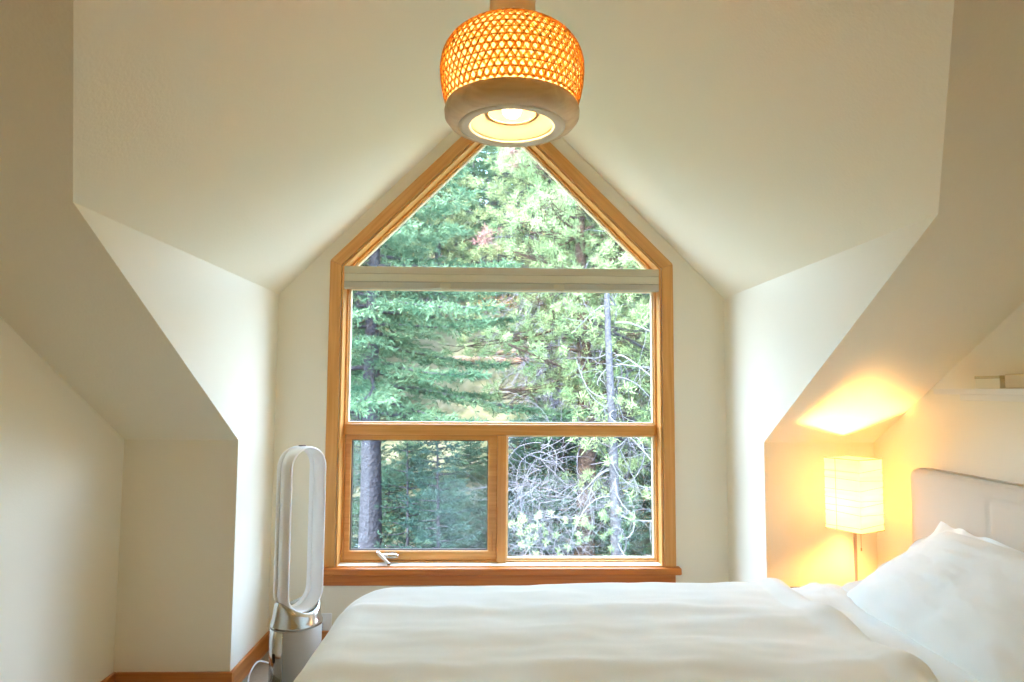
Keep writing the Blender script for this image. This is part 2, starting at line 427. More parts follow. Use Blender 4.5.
v, f = lathe([(r - .006, z) for r, z in SP], 64); npmesh('shade_liner', v, f, M['liner'], pen, True)
def surf(t, a, off=0.0):
    i = np.clip(t, 0, 1) * 59; k = np.minimum(i.astype(int), 58); fr = i - k
    r = SP[k, 0] * (1 - fr) + SP[k + 1, 0] * fr + off; z = SP[k, 1] * (1 - fr) + SP[k + 1, 1] * fr
    return np.stack([r * np.cos(a), r * np.sin(a), z], -1)
def ribbon(t, a, w_t, w_a, off):
    """flat strip: centre line (t,a), half-width in t or in angle"""
    A = surf(t - w_t, a - w_a, off); B = surf(t + w_t, a + w_a, off)
    A2 = surf(t - w_t, a - w_a, off - .0012); B2 = surf(t + w_t, a + w_a, off - .0012)
    n = len(t); V = np.concatenate([A, B, A2, B2]); F = []
    for i in range(n - 1):
        F += [(i, i + 1, n + i + 1, n + i), (2 * n + i, 3 * n + i, 3 * n + i + 1, 2 * n + i + 1),
              (i, 2 * n + i, 2 * n + i + 1, i + 1), (n + i, n + i + 1, 3 * n + i + 1, 3 * n + i)]
    return V, np.array(F)
rb = []
for k in range(15):
    t = np.full(97, .02 + k * .066); a = np.linspace(0, 2 * PI, 97)
    rb.append(ribbon(t, a, .0065, 0, .0022))
ND = 58
for fam in (-1, 1):
    for k in range(ND):
        t = np.linspace(0, .985, 36); a = 2 * PI * k / ND + fam * t * 1.05
        rb.append(ribbon(t, a, 0, .0185, .0 if fam < 0 else .0008))
dk = []
for k in range(15): dk.append(ribbon(np.full(97, .02 + k * .066 - .0075), np.linspace(0, 2 * PI, 97), .0016, 0, .0030))
for fam in (-1, 1):
    for k in range(ND):
        t = np.linspace(0, .985, 36); a = 2 * PI * k / ND + fam * t * 1.05
        dk.append(ribbon(t, a + .0185, 0, .0035, .0034))
v, f = merge(dk); npmesh('dark_cane_edges', v, f, mat('dark_cane', (.66, .34, .08, 1), .7), pen, True)
v, f = merge(rb); npmesh('woven_shade', v, f, M['bamboo'], pen, True)
# wooden ring: outside band, flat lip and the inner bowl
v, f = lathe([(.150, .052), (.158, .050), (.162, .036), (.161, .022), (.152, .010), (.139, .003), (.128, .001), (.125, .006), (.146, .030), (.148, .048)], 64, True)
npmesh('wooden_ring', v, f, M['ringwood'], pen, True)
v, f = lathe([(.128, .001), (.118, -.001), (.104, .000), (.098, .003), (.103, .008), (.125, .007)], 64, True)
npmesh('ring_lip', v, f, M['lip'], pen, True)
v, f = lathe([(.101, .004), (.095, .009), (.082, .022), (.066, .031), (.060, .034), (.064, .036), (.086, .027), (.103, .009)], 64, True)
npmesh('inner_bowl', v, f, M['bowl'], pen, True)
v, f = lathe([(.0605, .0335), (.058, .0315), (.0562, .034), (.058, .037)], 48, True)
npmesh('inner_hoop', v, f, mat('bamboo_hoop', (.42, .25, .09, 1), .5), pen, True)
v, f = lathe([(.0005, .026), (.014, .028), (.0205, .034), (.024, .048), (.027, .070), (.024, .092), (.016, .108), (.013, .118), (.0005, .118)], 32)
npmesh('bulb', v, f, M['bulb'], pen, True)
v, f = lathe([(.0005, .118), (.017, .118), (.019, .125), (.019, .17), (.006, .185), (.0005, .185)], 24)
npmesh('socket', v, f, mat('socket_white', (.75, .72, .66, 1), .5), pen, True)
v, f = lathe([(.0585, .238), (.0595, .246), (.0575, .256), (.0555, .29), (.0555, .40), (.050, .415), (.010, .42), (.0095, .415), (.046, .41), (.050, .39), (.050, .242)], 48, True)
npmesh('neck', v, f, M['neckwood'], pen, True)
# open diamond lattice at the foot of the neck
nk = []
for fam in (-1, 1):
    for k in range(16):
        t = np.linspace(0, 1, 8); a = 2 * PI * k / 16 + fam * t * .42
        r = .0592 + .003 * (1 - t); z = .242 + .026 * t
        nk.append(tube(np.stack([r * np.cos(a), r * np.sin(a), z], 1), .0016, 5, False))
v, f = merge(nk); npmesh('neck_lattice', v, f, mat('pale_strip', (.92, .84, .70, 1), .5), pen, True)
zc = ZRD - ZP
v, f = tube([(0, 0, .41), (0, 0, .7), (0, 0, zc - .02)], .004, 8); npmesh('cord', v, f, M['cord'], pen, True)
v, f = lathe([(.001, zc - .075), (.04, zc - .073), (.05, zc - .06), (.05, zc - .052), (.001, zc - .052)], 32); npmesh('ceiling_rose', v, f, M['shelf'], pen, True)

# added globe lamp, out of view: warm fill for the sloped ceilings
cl = empty('fill_lamp', (.05, -1.0, 2.66), label='added fill globe hanging unseen behind the viewer to warm the sloped ceilings', cat='lamp')
v, f = lathe([(.001, -.09)] + [(.09 * math.sin(a), -.09 * math.cos(a)) for a in np.linspace(.15, 2.9, 20)] + [(.001, .09)], 32); npmesh('globe', v, f, emit('globe_glow', (1.0, .60, .20, 1), 36), cl, True)
v, f = lathe([(.001, .085), (.03, .085), (.032, .12), (.010, .135), (.001, .135)], 24); npmesh('cap', v, f, M['chrome'], cl, True)
v, f = tube([(0, 0, .13), (0, 0, .4), (0, 0, ZK + S * (YK + 1.0) - 2.66 - .004)], .004, 8); npmesh('cord', v, f, M['cord'], cl, True)

# ------------------------------------------------------------------ air purifier fan
fan = empty('tower_fan', (-.845, 3.005, 0), math.radians(52), 'white and silver bladeless tower fan on the carpet between the window and the bed', 'fan')
v, f = lathe([(.001, 0), (.108, 0), (.112, .004), (.112, .032), (.106, .037), (.001, .037)], 64); npmesh('base', v, f, M['white_pl'], fan, True)
v, f = lathe([(.001, .0375), (.1065, .0375), (.1065, .275), (.103, .281), (.001, .281)], 64); npmesh('filter_body', v, f, M['grey_mesh'], fan, True)
a0 = math.radians(-180)
aa = np.radians(np.linspace(-216, -156, 16)); V = []
for r_ in (.1066, .1095): V += [(r_ * math.cos(a), r_ * math.sin(a), z) for z in (.042, .274) for a in aa]
def bi(l, z, k): return l * 32 + z * 16 + k
F = []
for k in range(15):
    F += [(bi(1, 0, k), bi(1, 0, k + 1), bi(1, 1, k + 1), bi(1, 1, k)), (bi(0, 0, k), bi(0, 1, k), bi(0, 1, k + 1), bi(0, 0, k + 1)),
          (bi(0, 1, k), bi(1, 1, k), bi(1, 1, k + 1), bi(0, 1, k + 1)), (bi(0, 0, k), bi(0, 0, k + 1), bi(1, 0, k + 1), bi(1, 0, k))]
F += [(bi(0, 0, 0), bi(1, 0, 0), bi(1, 1, 0), bi(0, 1, 0)), (bi(0, 0, 15), bi(0, 1, 15), bi(1, 1, 15), bi(1, 0, 15))]
npmesh('silver_band', np.array(V), np.array(F), M['silver'], fan, False)
bm = bmesh.new(); box(bm, -.006, .006, -.0015, .0015, -.018, .018, Matrix.Translation((.1115 * math.cos(a0), .1115 * math.sin(a0), .165)) @ Matrix.Rotation(a0 + PI / 2, 4, 'Z'))
obj('release_slot', bm, M['dark'], fan, bevel=.001)
v, f = lathe([(.001, .2812), (.109, .2812), (.109, .290), (.104, .300), (.098, .330), (.094, .352), (.088, .352), (.080, .325), (.001, .320)], 64); cs = np.cos(np.arctan2(v[:, 1], v[:, 0])) ** 2; v[:, 2] += np.where(v[:, 2] > .340, .045 * cs - .010, np.where(v[:, 2] > .326, .018 * cs - .004, 0)); npmesh('collar', v, f, M['silver'], fan, True)
# the tall loop: a stadium path with an aerofoil section
W2, ZB_, ZT_ = .090, .336, 1.040
def stadium(n_arc=20):
    pts = []; nrm = []
    r = W2; zt = ZT_ - r; zb = ZB_ + r
    for k in range(n_arc + 1):
        a = PI * k / n_arc; pts.append((r * math.cos(a), zt + r * math.sin(a))); nrm.append((math.cos(a), math.sin(a)))
    for k in range(1, 8): pts.append((-r, zt + (zb - zt) * k / 8)); nrm.append((-1, 0))
    for k in range(n_arc + 1):
        a = PI + PI * k / n_arc; pts.append((r * math.cos(a), zb + r * math.sin(a))); nrm.append((math.cos(a), math.sin(a)))
    for k in range(1, 8): pts.append((r, zb + (zt - zb) * k / 8)); nrm.append((1, 0))
    return pts, nrm
SPt, SNr = stadium()
def sweep(sec, name, m, smooth=True):
    V = [];F = []; k = len(sec); n = len(SPt)
    for (x, z), (nx, nz) in zip(SPt, SNr):
        for d, y in sec: V.append((x + nx * d, y, z + nz * d))
    for i in range(n):
        j = (i + 1) % n
        for a in range(k): F.append((i * k + a, j * k + a, j * k + (a + 1) % k, i * k + (a + 1) % k))
    o = npmesh(name, np.array(V), np.array(F), m, fan, smooth)
    return o
sweep([(-.008, -.052), (-.005, -.058), (.001, -.058), (.004, -.053), (.0045, -.02), (.004, .0115), (-.003, .0115), (-.003, .0152), (-.0095, .0152), (-.0105, -.02)], 'loop_front', M['white_pl'])
sweep([(-.0028, .0118), (.0022, .0118), (.0022, .0150), (-.0028, .0150)], 'loop_seam', M['seam'], False)
sweep([(.004, .0153), (.003, .035), (-.001, .048), (-.005, .052), (-.009, .048), (-.0098, .03), (-.0095, .0153)], 'loop_rear', M['white_pl'])
bm = bmesh.new(); box(bm, -.014, .014, -.012, .006, ZT_ + .003, ZT_ + .0075); obj('top_dock', bm, M['dark'], fan, bevel=.002)
# white mains lead looping out of the base to the wall
cw = [(-.945, 3.02, .010), (-.985, 2.985, .008), (-1.030, 2.985, .012), (-1.050, 3.03, .050), (-1.035, 3.09, .085), (-1.0, 3.16, .05), (-.98, 3.26, .008)]
ca_, sa_ = math.cos(math.radians(-52)), math.sin(math.radians(-52))
cv = [((x + .845) * ca_ - (y - 3.005) * sa_, (x + .845) * sa_ + (y - 3.005) * ca_, z) for x, y, z in cw]
cc = []
cvn = np.array(cv)
for i in range(len(cvn) - 1):
    p0, p1, p2, p3 = cvn[max(i - 1, 0)], cvn[i], cvn[i + 1], cvn[min(i + 2, len(cvn) - 1)]
    for t in np.linspace(0, 1, 8, endpoint=False):
        cc.append(.5 * ((2 * p1) + (-p0 + p2) * t + (2 * p0 - 5 * p1 + 4 * p2 - p3) * t * t + (-p0 + 3 * p1 - 3 * p2 + p3) * t ** 3))
cc = np.array(cc); cc[:, 2] = np.maximum(cc[:, 2], .006)
v, f = tube(cc, .0035, 8); npmesh('power_lead', v, f, M['white_pl'], fan, True)

# wall socket with a dark plug low on the window wall
ou = empty('wall_outlet', (-.835, YW, .115), label='white outlet plate with a dark plug low on the wall behind the bed foot', cat='outlet')
bm = bmesh.new(); box(bm, -.035, .035, -.005, 0, -.057, .057); obj('plate', bm, M['white_pl'], ou, bevel=.003)
bm = bmesh.new(); box(bm, -.030, -.008, -.026, -.005, -.014, .014); obj('plug', bm, M['dark'], ou, bevel=.004)

# ------------------------------------------------------------------ smooth noise for cloth
def fbm(x, y, seed=0, octs=4, f0=1.0, gain=.5):
    r = np.random.default_rng(seed); out = np.zeros_like(x); amp = 1.0; f = f0
    for o in range(octs):
        for k in range(4):
            a = r.uniform(0, 2 * PI); ph = r.uniform(0, 2 * PI); ff = f * r.uniform(.7, 1.3)
            out += amp * .35 * np.sin((x * math.cos(a) + y * math.sin(a)) * ff * 2 * PI + ph + 1.3 * np.sin(ff * 2.1 * (x * math.sin(a) - y * math.cos(a)) + ph * 2))
        amp *= gain; f *= 2
    return out

def grid_faces(nu, nv):
    i, j = np.meshgrid(np.arange(nu - 1), np.arange(nv - 1), indexing='ij')
    a = i * nv + j
    return np.stack([a, a + nv, a + nv + 1, a + 1], -1).reshape(-1, 4)

# ------------------------------------------------------------------ bed
bed = empty('bed', (.6, 1.70, 0), label='bed with a beige upholstered headboard against the right wall', cat='bed')
BXo, BYo = .6, 1.70
BY0, BY1 = .93, 2.43
bm = bmesh.new(); box(bm, -.40 - BXo, 1.60 - BXo, BY0 + .02 - BYo, BY1 - .02 - BYo, .10, .30); obj('base', bm, M['bedbase'], bed, bevel=.02)
for lx in (-.30, 1.5):
    for ly in (BY0 + .08, BY1 - .08):
        v, f = lathe([(.001, 0), (.02, 0), (.028, .10), (.001, .10)], 16); v = v + np.array([lx - BXo, ly - BYo, 0]); npmesh('leg', v, f, M['darkwood'], bed, True)
bm = bmesh.new(); box(bm, -.42 - BXo, 1.605 - BXo, BY0 - BYo, BY1 - BYo, .301, .566); obj('mattress', bm, M['sheet'], bed, True, bevel=.05, seg=4)
# headboard: rounded upholstered panel with stitched seams
HY0, HY1, HZ0, HZ1, HX = .72, 2.60, .12, 1.005, 1.622
ny, nz = 190, 90
yy, zz = np.meshgrid(np.linspace(HY0, HY1, ny), np.linspace(HZ0, HZ1, nz), indexing='ij')
r = .04
ey = np.maximum(np.maximum(HY0 + r - yy, yy - (HY1 - r)), 0); ez = np.maximum(zz - (HZ1 - r), 0)
ed = np.sqrt(ey ** 2 + ez ** 2) / r
edc = np.minimum(ed, 1)
xx = HX + .03 * (1 - np.sqrt(np.maximum(1 - edc ** 2, 0)))
# pull the outline to a rounded corner
sc = np.where(ed > 1, 1 / np.maximum(ed, 1e-6), 1.0)
cy = np.where(yy < (HY0 + HY1) / 2, HY0 + r, HY1 - r)
yy2 = np.where(ed > 1, cy + (yy - cy) * np.where(ey > 0, sc, 1), yy); zz2 = np.where(ed > 1, (HZ1 - r) + (zz - (HZ1 - r)) * np.where(ez > 0, sc, 1), zz)
def groove(d, w=.006): return np.exp(-(d / w) ** 2)
gr = np.zeros_like(xx)
for sy in (2.17, 1.72, 1.27, .98): gr = np.maximum(gr, groove(yy - sy, .007) * (zz < .945))
gr = np.maximum(gr, groove(zz - .945, .007) * (yy < 2.17))
xx = xx + .005 * gr - .006 * np.sin(np.clip((2.17 - yy) / .45, 0, 1) * PI) * (zz < .945) + .002 * fbm(yy, zz, 3, 3, 3)
V = np.stack([xx - BXo, yy2 - BYo, zz2], -1).reshape(-1, 3); F = grid_faces(ny, nz)
# back sheet closes the panel
Vb = V.copy(); Vb[:, 0] = 1.700 - BXo
nV = len(V); idx = np.arange(nV).reshape(ny, nz)
loop = np.concatenate([idx[:, 0], idx[-1, 1:], idx[::-1, -1][1:], idx[0, ::-1][1:-1]])
sf = np.stack([loop, np.roll(loop, -1), np.roll(loop, -1) + nV, loop + nV], 1)
npmesh('headboard', np.concatenate([V, Vb]), np.concatenate([F, F[:, ::-1] + nV, sf]), M['uphol'], bed, True)

# duvet
cx0, cx1, cy0, cy1 = -.40, 1.06, BY0 + .10, BY1 - .06     # flat core
drop = .50; rad = .11; top = .620
us = np.concatenate([np.arange(cx0 - drop, cx0, .016), np.arange(cx0, cx1 + .001, .0135)])
vs = np.concatenate([np.arange(cy0 - drop, cy0, .02), np.arange(cy0, cy1, .0135), np.arange(cy1, cy1 + drop, .016)])
U, Vv = np.meshgrid(us, vs, indexing='ij')
crad = .10
ix0, iy0, iy1 = cx0 + crad, cy0 + crad, cy1 - crad
qx = np.maximum(ix0 - U, 0); qy = np.maximum(np.maximum(iy0 - Vv, Vv - iy1), 0); sy = np.where(Vv > iy1, 1.0, -1.0)
dd = np.sqrt(qx ** 2 + qy ** 2) + 1e-9
t = np.maximum(dd - crad, 0)                        # length past the flat part
nx_, ny_ = -qx / dd, sy * qy / dd
bend = np.minimum(t, rad * PI / 2); rest = np.maximum(t - rad * PI / 2, 0)
hor = rad * np.sin(bend / rad) + .10 * rest; ver = rad * (1 - np.cos(bend / rad)) + .985 * rest
kk = np.minimum(dd, crad) / dd
bx = np.maximum(U, ix0) + nx_ * np.where(qx + qy > 0, np.minimum(dd, crad) + hor, 0)
by = np.clip(Vv, iy0, iy1) + ny_ * np.where(qx + qy > 0, np.minimum(dd, crad) + hor, 0)
per = np.arctan2(ny_ + 1e-9, nx_) * .35 + Vv * 1.0 - U * .6
fold = np.sin(per * 17) * .5 + np.sin(per * 29 + 1) * .3
bx += nx_ * fold * .03 * np.clip(rest / .25, 0, 1); by += ny_ * fold * .03 * np.clip(rest / .25, 0, 1)
flat = np.clip(1 - t / .2, 0, 1)
bz = top - ver
edge = np.clip(t / .1, 0, 1)
bz += flat * (.012 * np.sin((U - .2) * 2.0) + .006 * fbm(U * .5, Vv * 1.6, 11, 4, 1.1, .55) + .005 * fbm(U, Vv, 13, 3, 2.4))
# long soft pulls across the top
bz += flat * .010 * (np.exp(-((Vv - 2.15 + .10 * U) / .05) ** 2) + .8 * np.exp(-((Vv - 1.92 - .08 * U) / .06) ** 2) + .8 * np.exp(-((Vv - 1.70 + .05 * U) / .05) ** 2) - .5)
# the folded hem beside the pillow: rolls over and down
hx = U - (cx1 - .10)
hem = np.clip(hx / .10, 0, 1)
bz += flat * (.020 * np.sin(np.clip((U - (cx1 - .13)) / .13, 0, 1) * PI) - .018 * hem ** 3 + .006 * np.sin(Vv * 23 + 1) * hem)
bx = np.where(U > .9, bx + (.018 * np.sin(Vv * 7.5 + .6) + .010 * np.sin(Vv * 19)) * np.clip((U - .9) / .2, 0, 1) + .02 * np.clip((2.1 - Vv), -.3, .6) * np.clip((U - .9) / .2, 0, 1), bx)
bz = np.maximum(bz, .03)
V = np.stack([bx, by, bz], -1).reshape(-1, 3)
duv = npmesh('duvet', V, grid_faces(len(us), len(vs)), M['linen'], None, True)
tag(duv, 'white duvet spread over the bed and hanging over its foot', 'duvet')
sm = duv.modifiers.new('thick', 'SOLIDIFY'); sm.thickness = .022; sm.offset = -1
ss = duv.modifiers.new('smooth', 'SUBSURF'); ss.levels = 0; ss.render_levels = 1

# top sheet peeping out between the duvet and the pillow
us = np.linspace(.98, 1.58, 46); vs = np.linspace(BY0 - .06, BY1 + .055, 120)
U, Vv = np.meshgrid(us, vs, indexing='ij')
e = np.maximum(Vv - (BY1 + .005), 0)
bz = .584 + .006 * fbm(U, Vv, 21, 4, 2.6) + .010 * np.exp(-((U - 1.19 - .1 * (2.2 - Vv)) / .02) ** 2) - np.where(e > 0, (e / .085) ** 2 * .075, 0)
e2 = np.maximum(BY0 + .03 - Vv, 0); bz -= (e2 / .085) ** 2 * .075
bz += .022 * np.exp(-((U - 1.19) / .09) ** 2 - ((Vv - 2.36) / .16) ** 2) * (1 + .35 * np.sin(U * 70 + Vv * 40) * np.sin(Vv * 55))
sh = npmesh('bed_sheet', np.stack([U, Vv, bz], -1).reshape(-1, 3), grid_faces(46, 120), M['sheet'], None, True)
tag(sh, 'crumpled white sheet showing between duvet hem and pillow', 'sheet')

# pillow leaning on the headboard
n = 110
u = np.linspace(-1.13, 1.13, n); U, Vv = np.meshgrid(u, u, indexing='ij')       # U: up the pillow, V: along its length
inside = np.clip(1 - np.abs(U) ** 2.6, 0, 1) ** .55 * np.clip(1 - np.abs(Vv) ** 3.0, 0, 1) ** .5
wr = fbm(U * .6, Vv * .8, 31, 4, 1.0, .5)
cr = np.exp(-((U + .80 + .10 * np.sin(Vv * 5)) / .10) ** 2)
HU, HV, TH = .225, .43, .095
def pil(sgn):
    fl = np.clip((np.maximum(np.abs(U), np.abs(Vv)) - 1) / .13, 0, 1)
    w = sgn * TH * inside * (1 + .05 * wr) + .007 * fl * np.sin(6 * (U * 1.7 - Vv * 2.3) + 4 * np.sin(3 * Vv)) + .006 * cr * np.sin(14 * Vv + 3 * U) * (np.abs(U) < 1.2)
    w += .004 * sgn * fbm(U * 1.4, Vv * 1.2, 33, 3, 1.6) * inside
    # the cover pulls in along its edges between the corners
    uu = HU * U * (1 - .05 * (1 - Vv ** 2)); vv = HV * Vv * (1 - .05 * (1 - U ** 2))
    return np.stack([uu, vv, w], -1).reshape(-1, 3)
A, B = pil(1), pil(-1)
F = grid_faces(n, n); idx = np.arange(n * n).reshape(n, n)
loop = np.concatenate([idx[:, 0], idx[-1, 1:], idx[::-1, -1][1:], idx[0, ::-1][1:-1]])
B[loop, 2] = A[loop, 2] - .004
sf = np.stack([loop, np.roll(loop, -1), np.roll(loop, -1) + n * n, loop + n * n], 1)
V = np.concatenate([A, B]); F = np.concatenate([F, F[:, ::-1] + n * n, sf])
th = math.radians(31)
# local axes: u climbs toward the headboard, v runs along the bed width, w is the face normal
ax_u = np.array([math.cos(th), 0, math.sin(th)]); ax_v = np.array([0, 1, 0]); ax_w = np.array([-math.sin(th), 0, math.cos(th)])
PC0 = np.array([1.392, 1.895, .698])
V = V[:, :1] * ax_u + V[:, 1:2] * ax_v + V[:, 2:] * ax_w
V[:, 2] = np.maximum(V[:, 2], .578 - PC0[2] + 0 * V[:, 2])
po = npmesh('pillow', V, F, M['sheet'], None, True); po.location = PC0
tag(po, 'plump white pillow leaning against the beige headboard', 'pillow')
ss = po.modifiers.new('smooth', 'SUBSURF'); ss.levels = 0; ss.render_levels = 1

# ------------------------------------------------------------------ nightstand and bedside lamp
nst = empty('nightstand', (1.430, 2.75, 0), label='low dark wood nightstand in the corner under the bedside lamp', cat='nightstand')
bm = bmesh.new(); box(bm, -.185, .175, -.15, .18, .430, .452); obj('top', bm, M['darkwood'], nst, bevel=.003)
bm = bmesh.new(); box(bm, -.17, .16, -.135, .17, .16, .4298); obj('body', bm, M['darkwood'], nst, bevel=.003)
bm = bmesh.new(); box(bm, -.16, .15, -.148, -.1355,   .18, .415); dr = obj('drawer', bm, M['darkwood'], nst, bevel=.003)
v, f = lathe([(.001, 0), (.010, 0), (.013, .012), (.006, .02), (.001, .02)], 16); v = v[:, [0, 2, 1]] * np.array([1, -1, 1]) + np.array([0, -.148, .31]); npmesh('knob', v, f, M['chrome'], dr, True)
for sx in (-1, 1):
    for sy_ in (-1, 1):
        bm = bmesh.new(); box(bm, sx * .145 - .018, sx * .145 + .012, sy_ * .14 - .012, sy_ * .14 + .018, 0, .1598); obj('leg', bm, M['darkwood'], nst, bevel=.003)

LX, LY = 1.500, 2.765
lamp = empty('table_lamp', (LX, LY, .452), math.radians(28.5), 'lit square paper table lamp with a slim pole in the corner beside the headboard', 'lamp')
v, f = lathe([(.001, 0), (.065, 0), (.068, .004), (.066, .010), (.012, .014), (.006, .02), (.001, .02)], 40); npmesh('base', v, f, M['chrome'], lamp, True)
v, f = tube([(0, 0, .015), (0, 0, .20), (0, 0, .337)], .0065, 12); npmesh('pole', v, f, mat('lamp_pole', (.48, .34, .24, 1), .4, metal=.4), lamp, True)
SZ0, SZ1, SH = .280, .570, .0775
bm = bmesh.new()
lv = []
nzr = 26
for k in range(nzr + 1):
    z = SZ0 + (SZ1 - SZ0) * k / nzr
    s = SH * (1 + .012 * math.sin(k * 2.3) - .012 * (k % 2))
    lv.append([bm.verts.new((sx * s, sy_ * s, z)) for sx, sy_ in ((-1, -1), (1, -1), (1, 1), (-1, 1))])
for k in range(nzr):
    for j in range(4): bm.faces.new((lv[k][j], lv[k][(j + 1) % 4], lv[k + 1][(j + 1) % 4], lv[k + 1][j]))
shd = obj('paper_shade', bm, M['paper'], lamp)
sm = shd.modifiers.new('thick', 'SOLIDIFY'); sm.thickness = .0008; sm.offset = 1
# thin uneven ribs in the paper, and the wire hoops at its rims
rbz = [.02, .07, .105, .125, .17, .205, .245]
rv = []
for k, z in enumerate(rbz):
    s = SH + .0022; zz_ = SZ0 + z
    j = [(.006 * math.sin(k * 3 + q * 1.7)) for q in range(4)]
    c = [(-s, -s, zz_ + j[0]), (s, -s, zz_ + j[1]), (s, s, zz_ + j[2]), (-s, s, zz_ + j[3]), (-s, -s, zz_ + j[0])]
    rv.append(tube(c, .0007, 5))
v, f = merge(rv); npmesh('paper_ribs', v, f, M['wire'], lamp)
rv = []
for z in (SZ0, SZ1):
    s = SH + .0012
    rv.append(tube([(-s, -s, z), (s, -s, z), (s, s, z), (-s, s, z), (-s, -s, z)], .0014, 6))
for sx, sy_ in ((-1, 1),):
    rv.append(tube([(sx * SH * 1.02, .35 * SH, SZ0), (sx * SH * 1.02, .35 * SH, SZ1)], .0009, 5))
for a in range(4):
    ca, sa = math.cos(a * PI / 2 + PI / 4), math.sin(a * PI / 2 + PI / 4)
    rv.append(tube([(0, 0, .333), (ca * SH * 1.41, sa * SH * 1.41, SZ0 + .02)], .0012, 5))
v, f = merge(rv); npmesh('shade_frame', v, f, M['wire'], lamp)
v, f = lathe([(.001, .335), (.014, .335), (.014, .355), (.028, .383), (.030, .400), (.022, .420), (.001, .430)], 24); npmesh('bulb', v, f, M['lampbulb'], lamp, True)
v, f = tube([(-.03, -.045, .33), (-.03, -.045, .268), (-.03, -.045, .213)], .0012, 6); v2, f2 = tube([(-.03, -.045, .215), (-.03, -.045, .203)], .003, 6)
v, f = merge([(v, f), (v2, f2)]); npmesh('pull_chain', v, f, M['wire'], lamp, True)

# ------------------------------------------------------------------ wall shelf and what stands on it
shf = empty('wall_shelf', (XR, 1.70, 1.290), label='thin white ledge shelf on the wall above the headboard', cat='shelf')
bm = bmesh.new(); box(bm, -.105, -.0005, -.72, .705, 0, .020); obj('board', bm, M['shelf'], shf, bevel=.002)
bm = bmesh.new(); box(bm, -.018, -.0005, -.70, .69, -.022, -.0002); obj('cleat', bm, M['shelf'], shf, bevel=.002)
bx_ = empty('storage_box', (1.660, 2.145, 1.310), label='small cream box with a flat lid at the far end of the shelf', cat='box')
bm = bmesh.new(); box(bm, -.040, .040, -.055, .055, 0, .032); obj('body', bm, M['boxmat'], bx_, bevel=.002)
bm = bmesh.new(); box(bm, -.042, .042, -.057, .057, .0322, .042); obj('lid', bm, mat('box_lid', (.62, .54, .30, 1), .6), bx_, bevel=.002)
b2 = empty('wooden_block', (1.662, 1.945, 1.310), label='flat tan block lying on the shelf beside the cream box', cat='block')
bm = bmesh.new(); box(bm, -.04, .04, -.13, .13, 0, .046); obj('block_body', bm, M['bookmat'], b2, bevel=.004)

# ------------------------------------------------------------------ outdoors: hillside
def ground(x, y):
    y = np.asarray(y, float); x = np.asarray(x, float)
    h = -2.3 + .40 * np.clip(y - 8, 0, 22) + .34 * np.clip(y - 30, 0, 60)
    return h + .25 * np.sin(x * .6 + 1) * np.clip((y - 6) / 10, 0, 1) + .2 * np.sin(y * .8 + x * .3)
gx = np.linspace(-45, 45, 121); gy = np.linspace(4.2, 85, 121)
GX, GYv = np.meshgrid(gx, gy, indexing='ij')
gz = ground(GX, GYv) + .05 * fbm(GX, GYv, 51, 3, .4)
def ground_mat():
    m = mat('dry_hillside', (.6, .55, .36, 1), .95, spec=.1)
    n = m.node_tree.nodes; l = m.node_tree.links; b = n['Principled BSDF']
    tc = n.new('ShaderNodeTexCoord'); nz = n.new('ShaderNodeTexNoise'); nz.inputs['Scale'].default_value = 2.6; nz.inputs['Detail'].default_value = 10; nz.inputs['Roughness'].default_value = .85
    l.new(tc.outputs['Object'], nz.inputs['Vector'])
    cr = n.new('ShaderNodeValToRGB'); e = cr.color_ramp.elements
    e[0].position = .36; e[0].color = (0.0153, 0.0255, 0.0091, 1); e[1].position = .54; e[1].color = (0.0811, 0.0773, 0.0480, 1)
    k = e.new(.66); k.color = (0.1250, 0.1142, 0.0846, 1)
    l.new(nz.outputs['Fac'], cr.inputs['Fac']); l.new(cr.outputs[0], b.inputs['Base Color']); return m
hl = npmesh('hillside', np.stack([GX, GYv, gz], -1).reshape(-1, 3), grid_faces(121, 121), ground_mat(), None, True)
struct(hl, 'dry grassy hillside rising beyond the window'); hl['category'] = 'hillside'

# ------------------------------------------------------------------ outdoors: trees
def unit(v): return v / (np.linalg.norm(v, axis=-1, keepdims=True) + 1e-9)
def blades(p, d, length, width, r):
    """one thin lozenge per point, lying along d"""
    n = len(p); d = unit(d); side_ = unit(np.cross(d, unit(r.normal(size=(n, 3)))))
    L = (length * r.uniform(.7, 1.3, (n, 1))); w = width * r.uniform(.7, 1.3, (n, 1))
    V = np.stack([p, p + d * L * .5 + side_ * w, p + d * L, p + d * L * .5 - side_ * w], 1).reshape(-1, 3)
    return V, np.arange(4 * n).reshape(n, 4)

